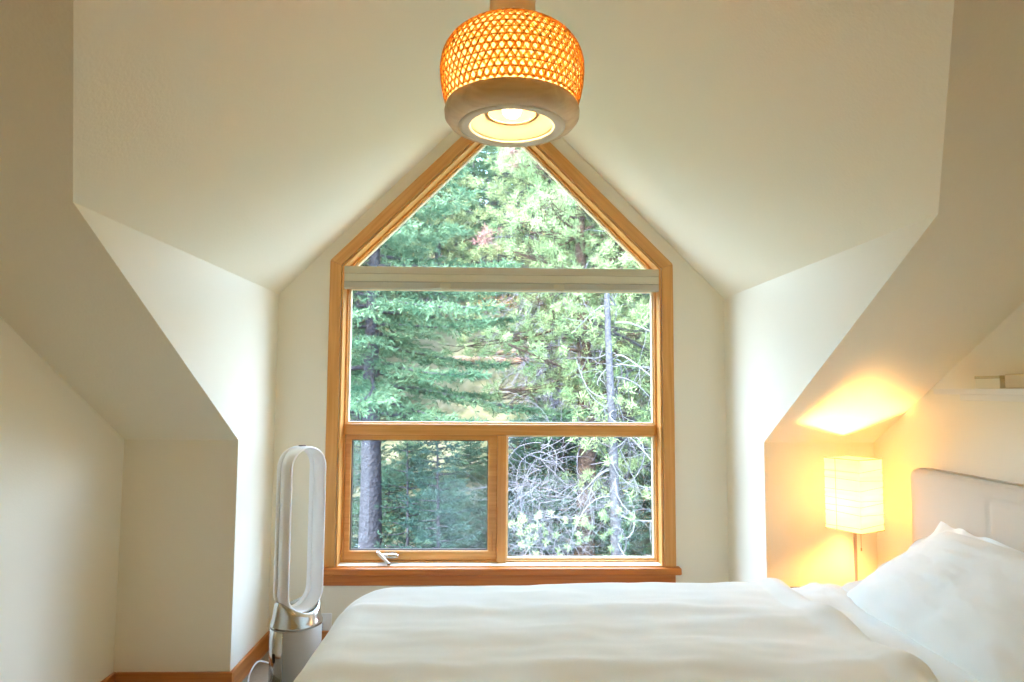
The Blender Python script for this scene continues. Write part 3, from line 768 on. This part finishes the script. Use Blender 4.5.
def conifer(h, spread, z_crown, nbranch, droop, r, blade=(.10, .016), per=9, twig_step=.10, shape=.9, tw_len=.32, trunk_r=.12, lean=0, dens=1.0):
    """fir/spruce: whorls of branches with side twigs covered in needles -> (needle mesh, wood mesh)"""
    tp = []; wood_ = []
    zt = np.linspace(-.6, h, 14)
    wob = np.stack([lean * zt + .02 * np.sin(zt * 1.3), .02 * np.cos(zt * 1.1), zt], 1)
    wood_.append(tube(wob, trunk_r * (1 - .93 * np.clip(zt / h, 0, 1)) + .006, 10))
    P_, D_ = [], []
    for b in range(nbranch):
        f = (b + r.uniform(0, 1)) / nbranch
        z0 = z_crown + (h - z_crown) * f ** .9
        L = spread * ((1 - f) ** shape) * r.uniform(.65, 1.15) + .12
        a = b * 2.399 + r.uniform(-.4, .4)
        ns = max(6, int(L / .18)); s = np.linspace(0, 1, ns)
        rise = .28 * (f - .35) + r.uniform(-.06, .06)
        rad_ = s * L
        pts = np.stack([rad_ * np.cos(a + .12 * np.sin(3 * s + b)), rad_ * np.sin(a + .12 * np.sin(3 * s + b)), z0 + rise * rad_ - droop * L * s ** 1.6 + .10 * L * s ** 4], 1)
        pts[:, 0] += lean * z0
        wood_.append(tube(pts, np.linspace(.022, .004, ns) * (L / 2 + .4), 4, False))
        T = unit(np.gradient(pts, axis=0))
        nt = max(4, int(L / twig_step))
        ts = np.linspace(.12, 1, nt)
        ctr = np.stack([np.interp(ts, s, pts[:, k]) for k in range(3)], 1); tan = unit(np.stack([np.interp(ts, s, T[:, k]) for k in range(3)], 1))
        for sgn in (-1, 1):
            side_ = unit(np.cross(tan, np.array([0, 0, 1.0]))) * sgn
            td = unit(side_ + tan * .75 + r.normal(size=(nt, 3)) * .22 + np.array([0, 0, -.18]))
            tl = tw_len * (1.15 - .8 * ts)[:, None] * r.uniform(.6, 1.2, (nt, 1))
            q = np.linspace(.05, 1, per)
            pp = (ctr[:, None, :] + td[:, None, :] * (tl[:, None, :] * q[None, :, None])).reshape(-1, 3)
            dd_ = (td[:, None, :] + r.normal(size=(nt, per, 3)) * .55 + np.array([0, 0, .12])).reshape(-1, 3)
            keep = r.uniform(size=len(pp)) < dens
            P_.append(pp[keep]); D_.append(dd_[keep])
    nm = blades(np.concatenate(P_), np.concatenate(D_), blade[0], blade[1], r)
    return nm, merge(wood_)

def pine(h, spread, z_crown, nbranch, r, tufts=9, needles=26, nl=.13, nw=.008, trunk_r=.11, lean=0.0, dead_below=0):
    """pine: crooked limbs ending in round tufts of long needles"""
    wood_ = []; P_, D_ = [], []
    zt = np.linspace(-.6, h, 14)
    wob = np.stack([lean * zt + .05 * np.sin(zt * .9), .05 * np.cos(zt * .8), zt], 1)
    wood_.append(tube(wob, trunk_r * (1 - .85 * np.clip(zt / h, 0, 1)) + .008, 10))
    for b in range(nbranch):
        f = (b + r.uniform(0, 1)) / nbranch; z0 = z_crown + (h - z_crown) * f
        L = spread * (1 - .65 * f) * r.uniform(.5, 1.15); a = b * 2.399 + r.uniform(-.5, .5)
        ns = 8; s = np.linspace(0, 1, ns)
        pts = np.stack([s * L * np.cos(a) + .06 * np.sin(5 * s + b), s * L * np.sin(a) + .06 * np.cos(4 * s + b), z0 + (.05 + .3 * f) * s * L + .12 * L * np.sin(2.5 * s + b * .7) - .12 * L * s], 1)
        pts[:, 0] += lean * z0
        wood_.append(tube(pts, np.linspace(.024, .006, ns), 4, False))
        for k in range(tufts):
            tpos = pts[min(ns - 1, int(r.uniform(.3, 1) * ns))] + r.normal(size=3) * np.array([.22, .22, .16])
            base = pts[r.integers(3, ns)]
            wood_.append(tube(np.array([base, (base + tpos) / 2 + [0, 0, -.03], tpos]), [.006, .005, .003], 3, False))
            d = unit(r.normal(size=(needles, 3)) + np.array([0, 0, .5]) + .3 * np.array([math.cos(a), math.sin(a), 0]))
            P_.append(np.repeat(tpos[None], needles, 0) + r.normal(size=(needles, 3)) * .025); D_.append(d)
    return blades(np.concatenate(P_), np.concatenate(D_), nl, nw, r), merge(wood_)

def bare(h, nbranch, r, z0=.2, L=(0.5, 1.4), curl=1.0, rad_=.012, sub=3, zmax=None, droop=.4):
    """bare curling branches round a trunk axis"""
    out = []
    zmax = zmax or h
    for b in range(nbranch):
        z = r.uniform(z0, zmax); a = r.uniform(0, 2 * PI); l = r.uniform(*L)
        ns = 12; step = l / ns
        d = np.array([math.cos(a), math.sin(a), r.uniform(-.2, .5)]); p = np.array([0, 0, z], float); pts = [p.copy()]
        kx = r.normal(size=3) * .22 * curl
        for i in range(ns):
            d = d + kx * .5 + r.normal(size=3) * .10 + np.array([0, 0, -droop * .22])
            d /= np.linalg.norm(d); p = p + d * step; pts.append(p.copy())
        pts = np.array(pts); out.append(tube(pts, np.linspace(rad_, rad_ * .3, ns + 1), 4, False))
        for s_ in range(sub):
            i0 = r.integers(3, ns - 1); q = pts[i0].copy(); dq = unit(r.normal(size=3) + d * .6); sp = [q.copy()]
            for i in range(6):
                dq = unit(dq + r.normal(size=3) * .25 + np.array([0, 0, -.08])); q = q + dq * l * .07; sp.append(q.copy())
            out.append(tube(np.array(sp), np.linspace(rad_ * .5, rad_ * .18, 7), 3, False))
    return merge(out)

def tree(name, x, y, needles, wood_, leaf, bark, label, cat='tree', group=None, rz=0, sc=1.0, dead=None, crown='needles'):
    t = empty(name, (x, y, float(ground(x, y))), rz, label, cat, group)
    t.scale = (sc, sc, sc)
    if wood_ is not None: npmesh('trunk', wood_[0], wood_[1], bark, t, True)
    if needles is not None: npmesh(crown, needles[0], needles[1], leaf, t)
    if dead is not None: npmesh('dead_branches', dead[0], dead[1], M['deadtwig'], t)
    return t

def copy_tree(o, loc, rz, sc, label, group):
    c = o.copy(); COL.objects.link(c); c.location = loc; c.rotation_euler = (0, 0, rz); c.scale = (sc, sc, sc)
    c['label'] = label
    if group: c['group'] = group
    for ch in list(o.children):
        d = ch.copy(); COL.objects.link(d); d.parent = c
    return c

R_ = lambda s: np.random.default_rng(s)
# nearest trees, one by one
nm, wd = conifer(7.6, 2.7, 2.75, 84, .14, R_(1), blade=(.075, .009), per=20, twig_step=.05, tw_len=.46, trunk_r=.17)
tree('fir_tree', -1.62, 9.0, nm, wd, M['fir'], M['bark'], 'large fir with a thick grey trunk seen at the left side of the window', rz=.4)
nm, wd = conifer(3.0, .62, .1, 70, .04, R_(2), blade=(.055, .007), per=13, twig_step=.05, tw_len=.22, trunk_r=.035, shape=.8)
tree('young_spruce', -.66, 8.2, nm, wd, M['young'], M['bark'], 'young dark spruce in the middle of the lower left pane')
nm, wd = conifer(2.6, .5, .1, 40, .05, R_(3), blade=(.055, .010), per=7, twig_step=.07, tw_len=.18, trunk_r=.026, shape=.8, dens=.7)
tree('young_spruce', -1.08, 8.6, nm, wd, M['young'], M['bark'], 'thin sparse spruce sapling just right of the thick grey trunk')
nm, wd = pine(7.4, 1.7, 2.5, 64, R_(4), trunk_r=.15, tufts=24, needles=44, nl=.085, nw=.005)
tree('pine_tree', 1.30, 9.6, nm, wd, M['pine'], M['bark_red'], 'pine with a reddish brown trunk behind the bleached dead tree', dead=bare(6, 60, R_(41), .6, (.5, 1.3), 1.0, .010, 4, 4.4))
# bleached dead tree with curling limbs
zt = np.linspace(-.6, 4.9, 16)
wv = tube(np.stack([-.018 * zt + .02 * np.sin(zt), .02 * np.cos(zt * 1.2), zt], 1), np.linspace(.088, .03, 16), 10)
dt = empty('dead_tree', (1.46, 7.9, float(ground(1.46, 7.9))), 0, 'bleached bare tree with curling white branches in the lower right pane', 'tree')
npmesh('trunk', wv[0], wv[1], M['bark_pale'], dt, True)
v, f = bare(4.8, 52, R_(5), .5, (.5, 1.25), 1.7, .011, 4, 4.7, .5); npmesh('bare_branches', v, f, mat('bleached_limbs', (0.0707, 0.0740, 0.0807, 1), .9), dt, True)
tf = R_(55); P_, D_ = [], []
for (tx, ty, tz) in [(a_ + tf.uniform(-.1, .1), b_, c_ + tf.uniform(-.08, .08)) for a_, b_, c_ in ((-.18, -.3, 1.95), (-.30, -.35, 1.92), (-.08, -.3, 1.85), (-.24, -.3, 2.02), (-.38, -.3, 2.0), (-.95, -.2, 1.9), (-1.05, -.2, 2.05), (-.85, -.2, 1.8), (-1.2, -.3, 1.95), (-1.1, -.2, 1.75), (-.7, -.2, 1.98), (-.55, -.2, 1.72)) for w_ in (0,)]:
    for q in range(4):
        c = np.array([tx, ty, tz]) + tf.normal(size=3) * .07; d = unit(tf.normal(size=(30, 3)) + [0, 0, .3]); P_.append(np.repeat(c[None], 30, 0)); D_.append(d)
v, f = blades(np.concatenate(P_), np.concatenate(D_), .055, .004, tf); npmesh('needle_tufts', v, f, M['pine'], dt)
nm, wd = pine(7.2, 2.0, 1.7, 80, R_(6), tufts=26, needles=44, nl=.085, nw=.005, trunk_r=.12)
tree('pine_tree', 2.55, 9.2, nm, wd, M['pine'], M['bark'], 'yellow-green pine filling the right edge of the window', dead=bare(6, 40, R_(61), .6, (.5, 1.3), .8, .008, 4))
nm, wd = pine(8.0, 2.1, 3.4, 76, R_(7), tufts=26, needles=44, nl=.10, nw=.006, trunk_r=.12)
tree('pine_tree', 1.2, 13.6, nm, wd, M['pine'], M['bark'], 'pine with a tangle of dead grey lower limbs behind the window centre', dead=bare(6, 130, R_(71), .3, (.7, 1.9), .8, .010, 6, 5.0))
cp = [o for o in bpy.data.objects if o.get('label', '').startswith('pine with a tangle')][0]
tf = R_(77); P_, D_ = [], []
for c0 in ((-.95, -1.3, 5.9), (-.8, -1.3, 5.75), (-1.3, -1.2, 4.3), (-1.4, -1.2, 4.2), (.9, -1.4, 4.6)):
    for q in range(9):
        c = np.array(c0) + tf.normal(size=3) * .10; d = unit(tf.normal(size=(24, 3)) - [0, 0, .3]); P_.append(np.repeat(c[None], 24, 0)); D_.append(d)
v, f = blades(np.concatenate(P_), np.concatenate(D_), .10, .007, tf); npmesh('rusty_needles', v, f, M['rust'], cp)
nm = None
bt = empty('bare_thicket', (.62, 8.6, float(ground(.62, 8.6))), 0, 'tangle of bare lilac-grey twigs left of the reddish trunk in the right pane', 'shrub')
v, f = bare(2.6, 120, R_(200), .3, (.5, 1.2), 1.4, .006, 6, 2.5, .3); npmesh('bare_branches', v, f, mat('lilac_twigs', (.085, .083, .10, 1), .95), bt, True)
# low shrubs in the shade below the window
for i, (x, y, s, lab) in enumerate(((-1.25, 7.4, .8, 'low teal juniper at the foot of the thick grey trunk'), (-.35, 7.3, .95, 'bushy teal juniper in front of the young dark spruce'), (.45, 7.2, 1.0, 'tangled dark juniper at the lower left of the right pane'), (2.05, 7.6, 1.2, 'dark green juniper in the lower right window corner'))):
    nm, wd = conifer(1.25 * s, .75 * s, .02, 50, -.05, R_(80 + i), blade=(.06, .011), per=8, twig_step=.07, tw_len=.22, trunk_r=.03, shape=.45)
    tree('juniper_shrub', x, y, nm, wd, M['young'], M['bark'], lab, 'shrub', dead=bare(.9, 16, R_(90 + i), .1, (.4, .9), 1.2, .006, 3) if i == 2 else None)

# scrub covering the near slope
nm, wd = conifer(1.5, .9, .02, 60, -.08, R_(120), blade=(.07, .010), per=10, twig_step=.07, tw_len=.26, trunk_r=.03, shape=.4)
sb = None; rs = R_(121)
for x, y in [(a * .95 + rs.uniform(-.25, .25), b + rs.uniform(-.3, .3)) for b, n_, o_ in ((9.9, 5, .5), (11.4, 6, .1), (12.9, 6, .4)) for a in np.arange(-n_ / 2 + o_, n_ / 2 + o_ + 1.2)]:
    if (abs(x - 1.2) < .8 and abs(y - 13.6) < .6): continue
    g_ = 'scrubby shrubs on the slope outside'; lab = 'scrubby green shrub on the near slope outside the window'; sc_1 = rs.uniform(.7, 1.15) * (.66 if x < .4 else 1); rz = rs.uniform(0, 6)
    if sb is None: sb = tree('shrub', x, y, nm, wd, M['spruce'], M['bark'], lab, 'shrub', g_, rz, sc_1, dead=bare(1.2, 26, R_(122), .1, (.4, 1.0), 1.0, .006, 4))
    else: copy_tree(sb, (x, y, float(ground(x, y))), rz, sc_1, lab, g_)

# trees up the hillside: a few kinds, copied
kinds = []
nm, wd = conifer(7.5, 2.0, .7, 84, .14, R_(10), blade=(.11, .016), per=14, twig_step=.08, tw_len=.44, trunk_r=.14)
kinds.append((nm, wd, M['spruce'], M['bark'], None))
nm, wd = conifer(8.6, 2.3, 1.0, 90, .18, R_(11), blade=(.11, .016), per=14, twig_step=.08, tw_len=.50, trunk_r=.16)
kinds.append((nm, wd, M['fir'], M['bark'], None))
nm, wd = pine(7.5, 2.0, 1.6, 80, R_(12), tufts=16, needles=34, nl=.15, nw=.010, trunk_r=.13)
kinds.append((nm, wd, M['pine'], M['bark'], bare(5, 70, R_(13), .4, (.6, 1.6), .7, .012, 4, 4)))
nm, wd = pine(8.4, 1.9, 2.6, 74, R_(14), tufts=16, needles=34, nl=.15, nw=.010, trunk_r=.13)
kinds.append((nm, wd, M['fir'], M['bark_red'], bare(6, 80, R_(15), .4, (.6, 1.6), .7, .012, 4, 5)))
klab = ('dark spruce on the hillside beyond the window', 'mid green fir on the hillside beyond the window', 'yellow-green pine on the hillside beyond the window', 'tall green pine with dead lower limbs on the hillside')
kname = ('spruce_tree', 'fir_tree', 'pine_tree', 'pine_tree')
spots = []
rs = R_(99)
for row, (yd, step, jit) in enumerate(((15.0, 2.1, .6), (19, 2.1, .7), (23.5, 2.2, .8), (28, 2.4, 1.0), (34, 2.6, 1.2), (41, 3.0, 1.3), (50, 3.4, 1.4))):
    half = .36 * yd + 2
    x = -half + (row % 2) * step * .5
    while x < half:
        spots.append((x + rs.uniform(-jit, jit), yd + rs.uniform(-1.4, 1.4), row)); x += step
protos = [None] * 4
for i, (x, y, row) in enumerate(spots):
    # leave the clearing open that shows pale grass and logs
    if row == 0 and -2.4 < x < .9: continue
    if row == 1 and -2.0 < x < .7: continue
    k = int(rs.choice(4, p=[.24, .30, .26, .20])); sc = rs.uniform(.78, 1.12); rz = rs.uniform(0, 6.28)
    lab = klab[k]; grp = ('distant dark spruces', 'distant green firs', 'distant yellow-green pines', 'distant tall pines')[k]
    if protos[k] is None:
        nm, wd, lf, bk, dd_ = kinds[k]
        protos[k] = tree(kname[k], x, y, nm, wd, lf, bk, lab, group=grp, rz=rz, sc=sc, dead=dd_)
    else:
        copy_tree(protos[k], (x, y, float(ground(x, y))), rz, sc, lab, grp)

# logs lying in the clearing
for i, (x, y, l, rz, dz, lab) in enumerate(((.35, 17.6, 1.5, .05, 0, 'pinkish felled log lying lowest in the clearing'), (.55, 17.75, 1.35, -.03, .17, 'pinkish felled log resting on top of the lower one'), (-.75, 17.9, .8, .1, .02, 'short pinkish log left of the other two in the clearing'))):
    v, f = tube([(-l / 2, 0, 0), (-l / 4, .01, .005), (0, 0, 0), (l / 4, -.01, 0), (l / 2, 0, 0)], [.085, .09, .088, .086, .08], 14)
    o = npmesh('felled_log', v, f, M['logwood'], None, True)
    o.location = (x, y, float(ground(x, y)) + .10 + dz); o.rotation_euler = (0, 0, rz)
    tag(o, lab, 'log', 'felled logs in the clearing')

# ------------------------------------------------------------------ daylight
w = bpy.data.worlds.new('sky'); SC.world = w; w.use_nodes = True
n = w.node_tree.nodes; l = w.node_tree.links
bg = n['Background']
sky = n.new('ShaderNodeTexSky'); sky.sky_type = 'NISHITA'; sky.sun_disc = False
sky.sun_elevation = math.radians(48); sky.sun_rotation = math.radians(200); sky.air_density = 1.2; sky.dust_density = 2.0
mx = n.new('ShaderNodeMix'); mx.data_type = 'RGBA'; mx.inputs['Factor'].default_value = .55
sc_ = n.new('ShaderNodeVectorMath'); sc_.operation = 'SCALE'; sc_.inputs['Scale'].default_value = .35
l.new(sky.outputs[0], sc_.inputs[0]); l.new(sc_.outputs[0], mx.inputs['A'])
mx.inputs['B'].default_value = (1.64, 2.1, 2.95, 1)
l.new(mx.outputs['Result'], bg.inputs['Color']); bg.inputs['Strength'].default_value = 11.5
sl = bpy.data.lights.new('sun', 'SUN'); sl.energy = 26.0; sl.angle = math.radians(1.0); sl.color = (1.0, .94, .82)
so = bpy.data.objects.new('sun', sl); COL.objects.link(so)
sd = Vector((.55, .62, -.75))         # the way the light travels: over the house from behind
so.rotation_euler = sd.to_track_quat('-Z', 'Y').to_euler()

# ------------------------------------------------------------------ camera
cam = bpy.data.cameras.new('camera'); co = bpy.data.objects.new('camera', cam); COL.objects.link(co)
cam.sensor_width = 36; cam.lens = 666.69 * 36 / 1024; cam.clip_start = .02; cam.clip_end = 500
co.matrix_world = Matrix.Translation((0, 0, 1.296)) @ Matrix.Rotation(-.0279, 4, 'Z') @ Matrix.Rotation(PI / 2 + .0734, 4, 'X') @ Matrix.Rotation(.0061, 4, 'Z')
SC.camera = co
vs_ = SC.view_settings
vs_.view_transform = 'Standard'; vs_.look = 'None'; vs_.gamma = 1; vs_.exposure = 0.12; vs_.use_curve_mapping = False
SC.cycles.max_bounces = 14; SC.cycles.diffuse_bounces = 10; SC.cycles.transparent_max_bounces = 16
SC.cycles.use_denoising = True; SC.cycles.sample_clamp_indirect = 12; SC.cycles.caustics_reflective = False; SC.cycles.caustics_refractive = False
